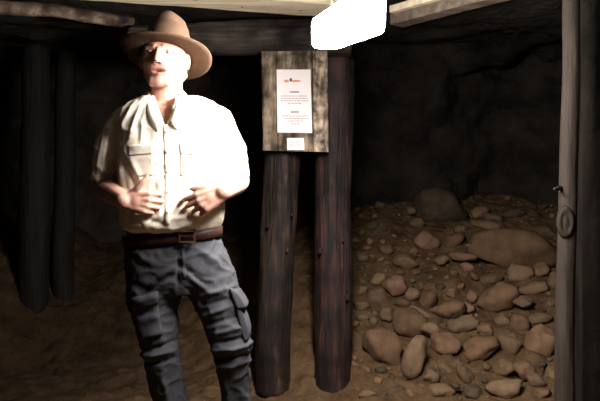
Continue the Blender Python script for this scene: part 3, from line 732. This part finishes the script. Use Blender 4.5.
# collar
def collar(side):
    bm = bmesh.new(); n_ = 12; top = []; bot = []
    for i in range(n_ + 1):
        t = i / n_
        if side < 0:
            a = Q(150.5, 90, .03).lerp(Q(163, 122, -.132), t ** .9); a += Vector((-.012 * math.sin(t * 3.1), -.035 * math.sin(t * 3.1), .0))
            b2 = Q(143, 98.5, .02).lerp(Q(157.5, 131, -.140), t ** .9) + Vector((-.006 * math.sin(t * 3.1), -.040 * math.sin(t * 3.1), -.004))
        else:
            a = Q(179.5, 89, .03).lerp(Q(168.5, 122, -.132), t ** .9); a += Vector((.014 * math.sin(t * 3.1), -.035 * math.sin(t * 3.1), .0))
            b2 = Q(188, 96, .02).lerp(Q(177, 129, -.140), t ** .9) + Vector((.008 * math.sin(t * 3.1), -.040 * math.sin(t * 3.1), -.004))
        top.append(a); bot.append(b2)
    va = [[bm.verts.new(a.lerp(b2, s) + Vector((0, -.010 * math.sin(s * 3.1), .004 * math.sin(s * 3.1)))) for s in (0, .25, .5, .75, 1)] for a, b2 in zip(top, bot)]
    for r1, r2 in zip(va, va[1:]):
        for j in range(4): bm.faces.new((r1[j], r2[j], r2[j + 1], r1[j + 1]))
    o = link('collar', bm, M['shirt'], shirt); md = o.modifiers.new('t', 'SOLIDIFY'); md.thickness = .004; md.offset = 0
collar(-1); collar(1)
bm = bmesh.new(); rs = []
for z, r in ((0, .064), (.03, .061)):
    rs.append([Q(165.5, 98, .025) + Vector((r * 1.02 * math.cos(R(a)), r * math.sin(R(a)), z + .012 * math.sin(R(a)))) for a in range(-20, 201, 10)])
va = [[bm.verts.new(p) for p in r] for r in rs]
for i in range(len(va[0]) - 1): bm.faces.new((va[0][i], va[0][i + 1], va[1][i + 1], va[1][i]))
o = link('collar', bm, M['shirt'], shirt); md = o.modifiers.new('t', 'SOLIDIFY'); md.thickness = .005
# --- trousers
bm = bmesh.new()
loft_z(bm, [(Q(172.5, 225, 0), .150, .118), (Q(173, 236, 0), .168, .130), (Q(176, 252, 0), .184, .134), (Q(180, 270, .0), .194, .135), (Q(182, 284, 0), .196, .128), (Q(183, 292, 0), .18, .11)])
def leg(rows, z_end, x_end, w_end):
    secs = [(Q((a + b2) / 2, y, dy), (b2 - a) / 2 * S, (b2 - a) / 2 * S * 1.08) for (y, a, b2, dy) in rows]
    secs.append((Vector((Q(x_end, 300).x, D + .02, z_end)), w_end, w_end * 1.15)); loft_z(bm, secs, 32, 2.1)
leg([(268, 130, 184, .0), (290, 127, 183, -.005), (310, 130, 178, -.015), (330, 135, 178, -.025), (347, 141, 178.5, -.03), (362, 144, 181, -.02), (382, 148, 185, 0), (401, 152, 188.5, .01)], .07, 173, .062)
leg([(268, 180, 234, .0), (290, 185, 240, -.005), (310, 197, 244, -.015), (330, 206, 249, -.025), (347, 211, 252, -.03), (362, 215, 250, -.02), (382, 219, 251, 0), (401, 221, 252, .01)], .07, 238, .064)
trm = remesh(bm, .0055, 4)
tl = [(182, 262, 160, 278, 2.5, .006), (180, 270, 150, 292, 2.5, -.006), (186, 262, 205, 276, 3, -.009), (190, 268, 214, 290, 2.6, .008), (188, 280, 206, 300, 2.4, -.007),
      (204, 292, 236, 284, 2.4, .006), (206, 302, 236, 294, 2.2, -.006), (207, 312, 238, 300, 2.4, .007), (210, 320, 240, 312, 2.2, -.006), (213, 330, 246, 322, 2.4, .007),
      (215, 338, 252, 332, 2.0, -.009), (214, 346, 252, 341, 2.2, .010), (216, 354, 250, 351, 2.0, -.009), (218, 362, 250, 358, 2.2, .007), (225, 368, 232, 400, 2.6, .006),
      (132, 300, 172, 290, 2.4, .006), (134, 312, 172, 302, 2.2, -.006), (145, 318, 172, 308, 2.2, .007), (150, 345, 178, 338, 2.2, -.009), (144, 352, 178, 346, 2.2, .009), (146, 360, 180, 354, 2, -.008),
      (165, 365, 172, 400, 2.6, .005), (183.5, 240, 184, 285, 1.6, -.006), (140, 250, 165, 262, 3, .005), (200, 245, 222, 262, 3, .005)]
tl = [(x0, y0, x1, y1, w_, a_ * 1.5) for (x0, y0, x1, y1, w_, a_) in tl]
fold(trm, tl, .005, 8, .0055)
bvt = bvh_of(trm)
tr = link_me('trousers', trm, M['trousers'], man)
bvt = BVHTree.FromPolygons([v.co + BASE for v in trm.vertices], [tuple(p.vertices) for p in trm.polygons])
patch('fly', bvt, lambda u, v: (181 + 3.5 * u + 1.5 * v, 243 + 36 * v), 3, 14, .002, M['trousers'], tr)
def cargo(c, fl_, th):
    k = patch('cargo_pocket', bvt, quadfn(c), 8, 12, th, M['trousers'], tr); return k
cargo([(131, 303), (157, 297), (163, 334), (138, 341)], None, .014)
patch('pocket_flap', bvt, quadfn([(130, 298), (158, 291), (159, 303), (132, 311)]), 8, 5, .020, M['trousers'], tr)
# side pocket on the picture-right thigh stands out from the outer seam
def side_box(name, pts, w, th, parent):
    bm = bmesh.new(); rs = []
    for (px, py, o_) in pts:
        c = Q(px, py, -.02); rs.append([c + Vector((o_ * .2 * -1, -w, 0)), c + Vector((o_, -w * .9, 0)), c + Vector((o_ + .004, 0, 0)), c + Vector((o_, w * .9, 0)), c + Vector((-.03, w, 0)), c + Vector((-.03, -w * .2, 0))])
    rings(bm, rs); me = remesh(bm, .004, 5); return link_me(name, me, M['trousers'], parent)
side_box('cargo_pocket', [(237, 300, .004), (239, 306, .012), (242, 318, .020), (244, 328, .022), (246, 335, .014), (247, 338, .004)], .070, .03, tr)
side_box('pocket_flap', [(232, 286, .004), (234, 290, .018), (237, 297, .025), (240, 304, .028), (240.5, 306, .020)], .076, .03, tr)
# belt
bm = bmesh.new(); rs = []
for (dz, g) in ((-.019, 0.), (-.019, .007), (.019, .007), (.019, 0.)):
    rs.append([Q(173, 236, -.002) + Vector(((.172 + g) * math.copysign(abs(math.cos(t)) ** .87, math.cos(t)), (.134 + g) * math.copysign(abs(math.sin(t)) ** .87, math.sin(t)), dz + .018 * math.cos(t))) for t in [2 * math.pi * i / 48 for i in range(48)]])
rings(bm, rs + rs[:1], False); belt = link('belt', bm, M['belt'], tr)
bm = bmesh.new(); c = Q(187, 236, -.146)
for (dx, dz, sx, sz) in ((-.026, 0, .006, .046), (.026, 0, .006, .046), (0, .021, .056, .006), (0, -.021, .056, .006), (0, 0, .05, .004)): box(bm, c + Vector((dx, 0, dz)), (sx, .006, sz), None, .0015)
link('buckle', bm, M['brass'], tr)
for A in (LA, RA):
    bm = bmesh.new()
    chain(bm, [A + Vector((0, .01, .06)), A + Vector((0, .02, -.04)), A + Vector((0, -.10, -.055)), A + Vector((0, -.17, -.062))], [.056, .05, .048, .038])
    box(bm, A + Vector((0, -.075, -.091)), (.09, .30, .018), None, .006)
    mb = remesh(bm, .006, 3)
    for v in mb.vertices: v.co.z = max(v.co.z, 0)
    link_me('boot', mb, M['boot'], man)

# ------------------------------------------------------------------ world and view
w = bpy.data.worlds.new('world'); scene.world = w; w.use_nodes = True
w.node_tree.nodes['Background'].inputs[0].default_value = (.004, .0035, .003, 1)
vs = scene.view_settings; vs.view_transform = 'Standard'; vs.look = 'None'; vs.exposure = 0; vs.gamma = 1; vs.use_curve_mapping = False
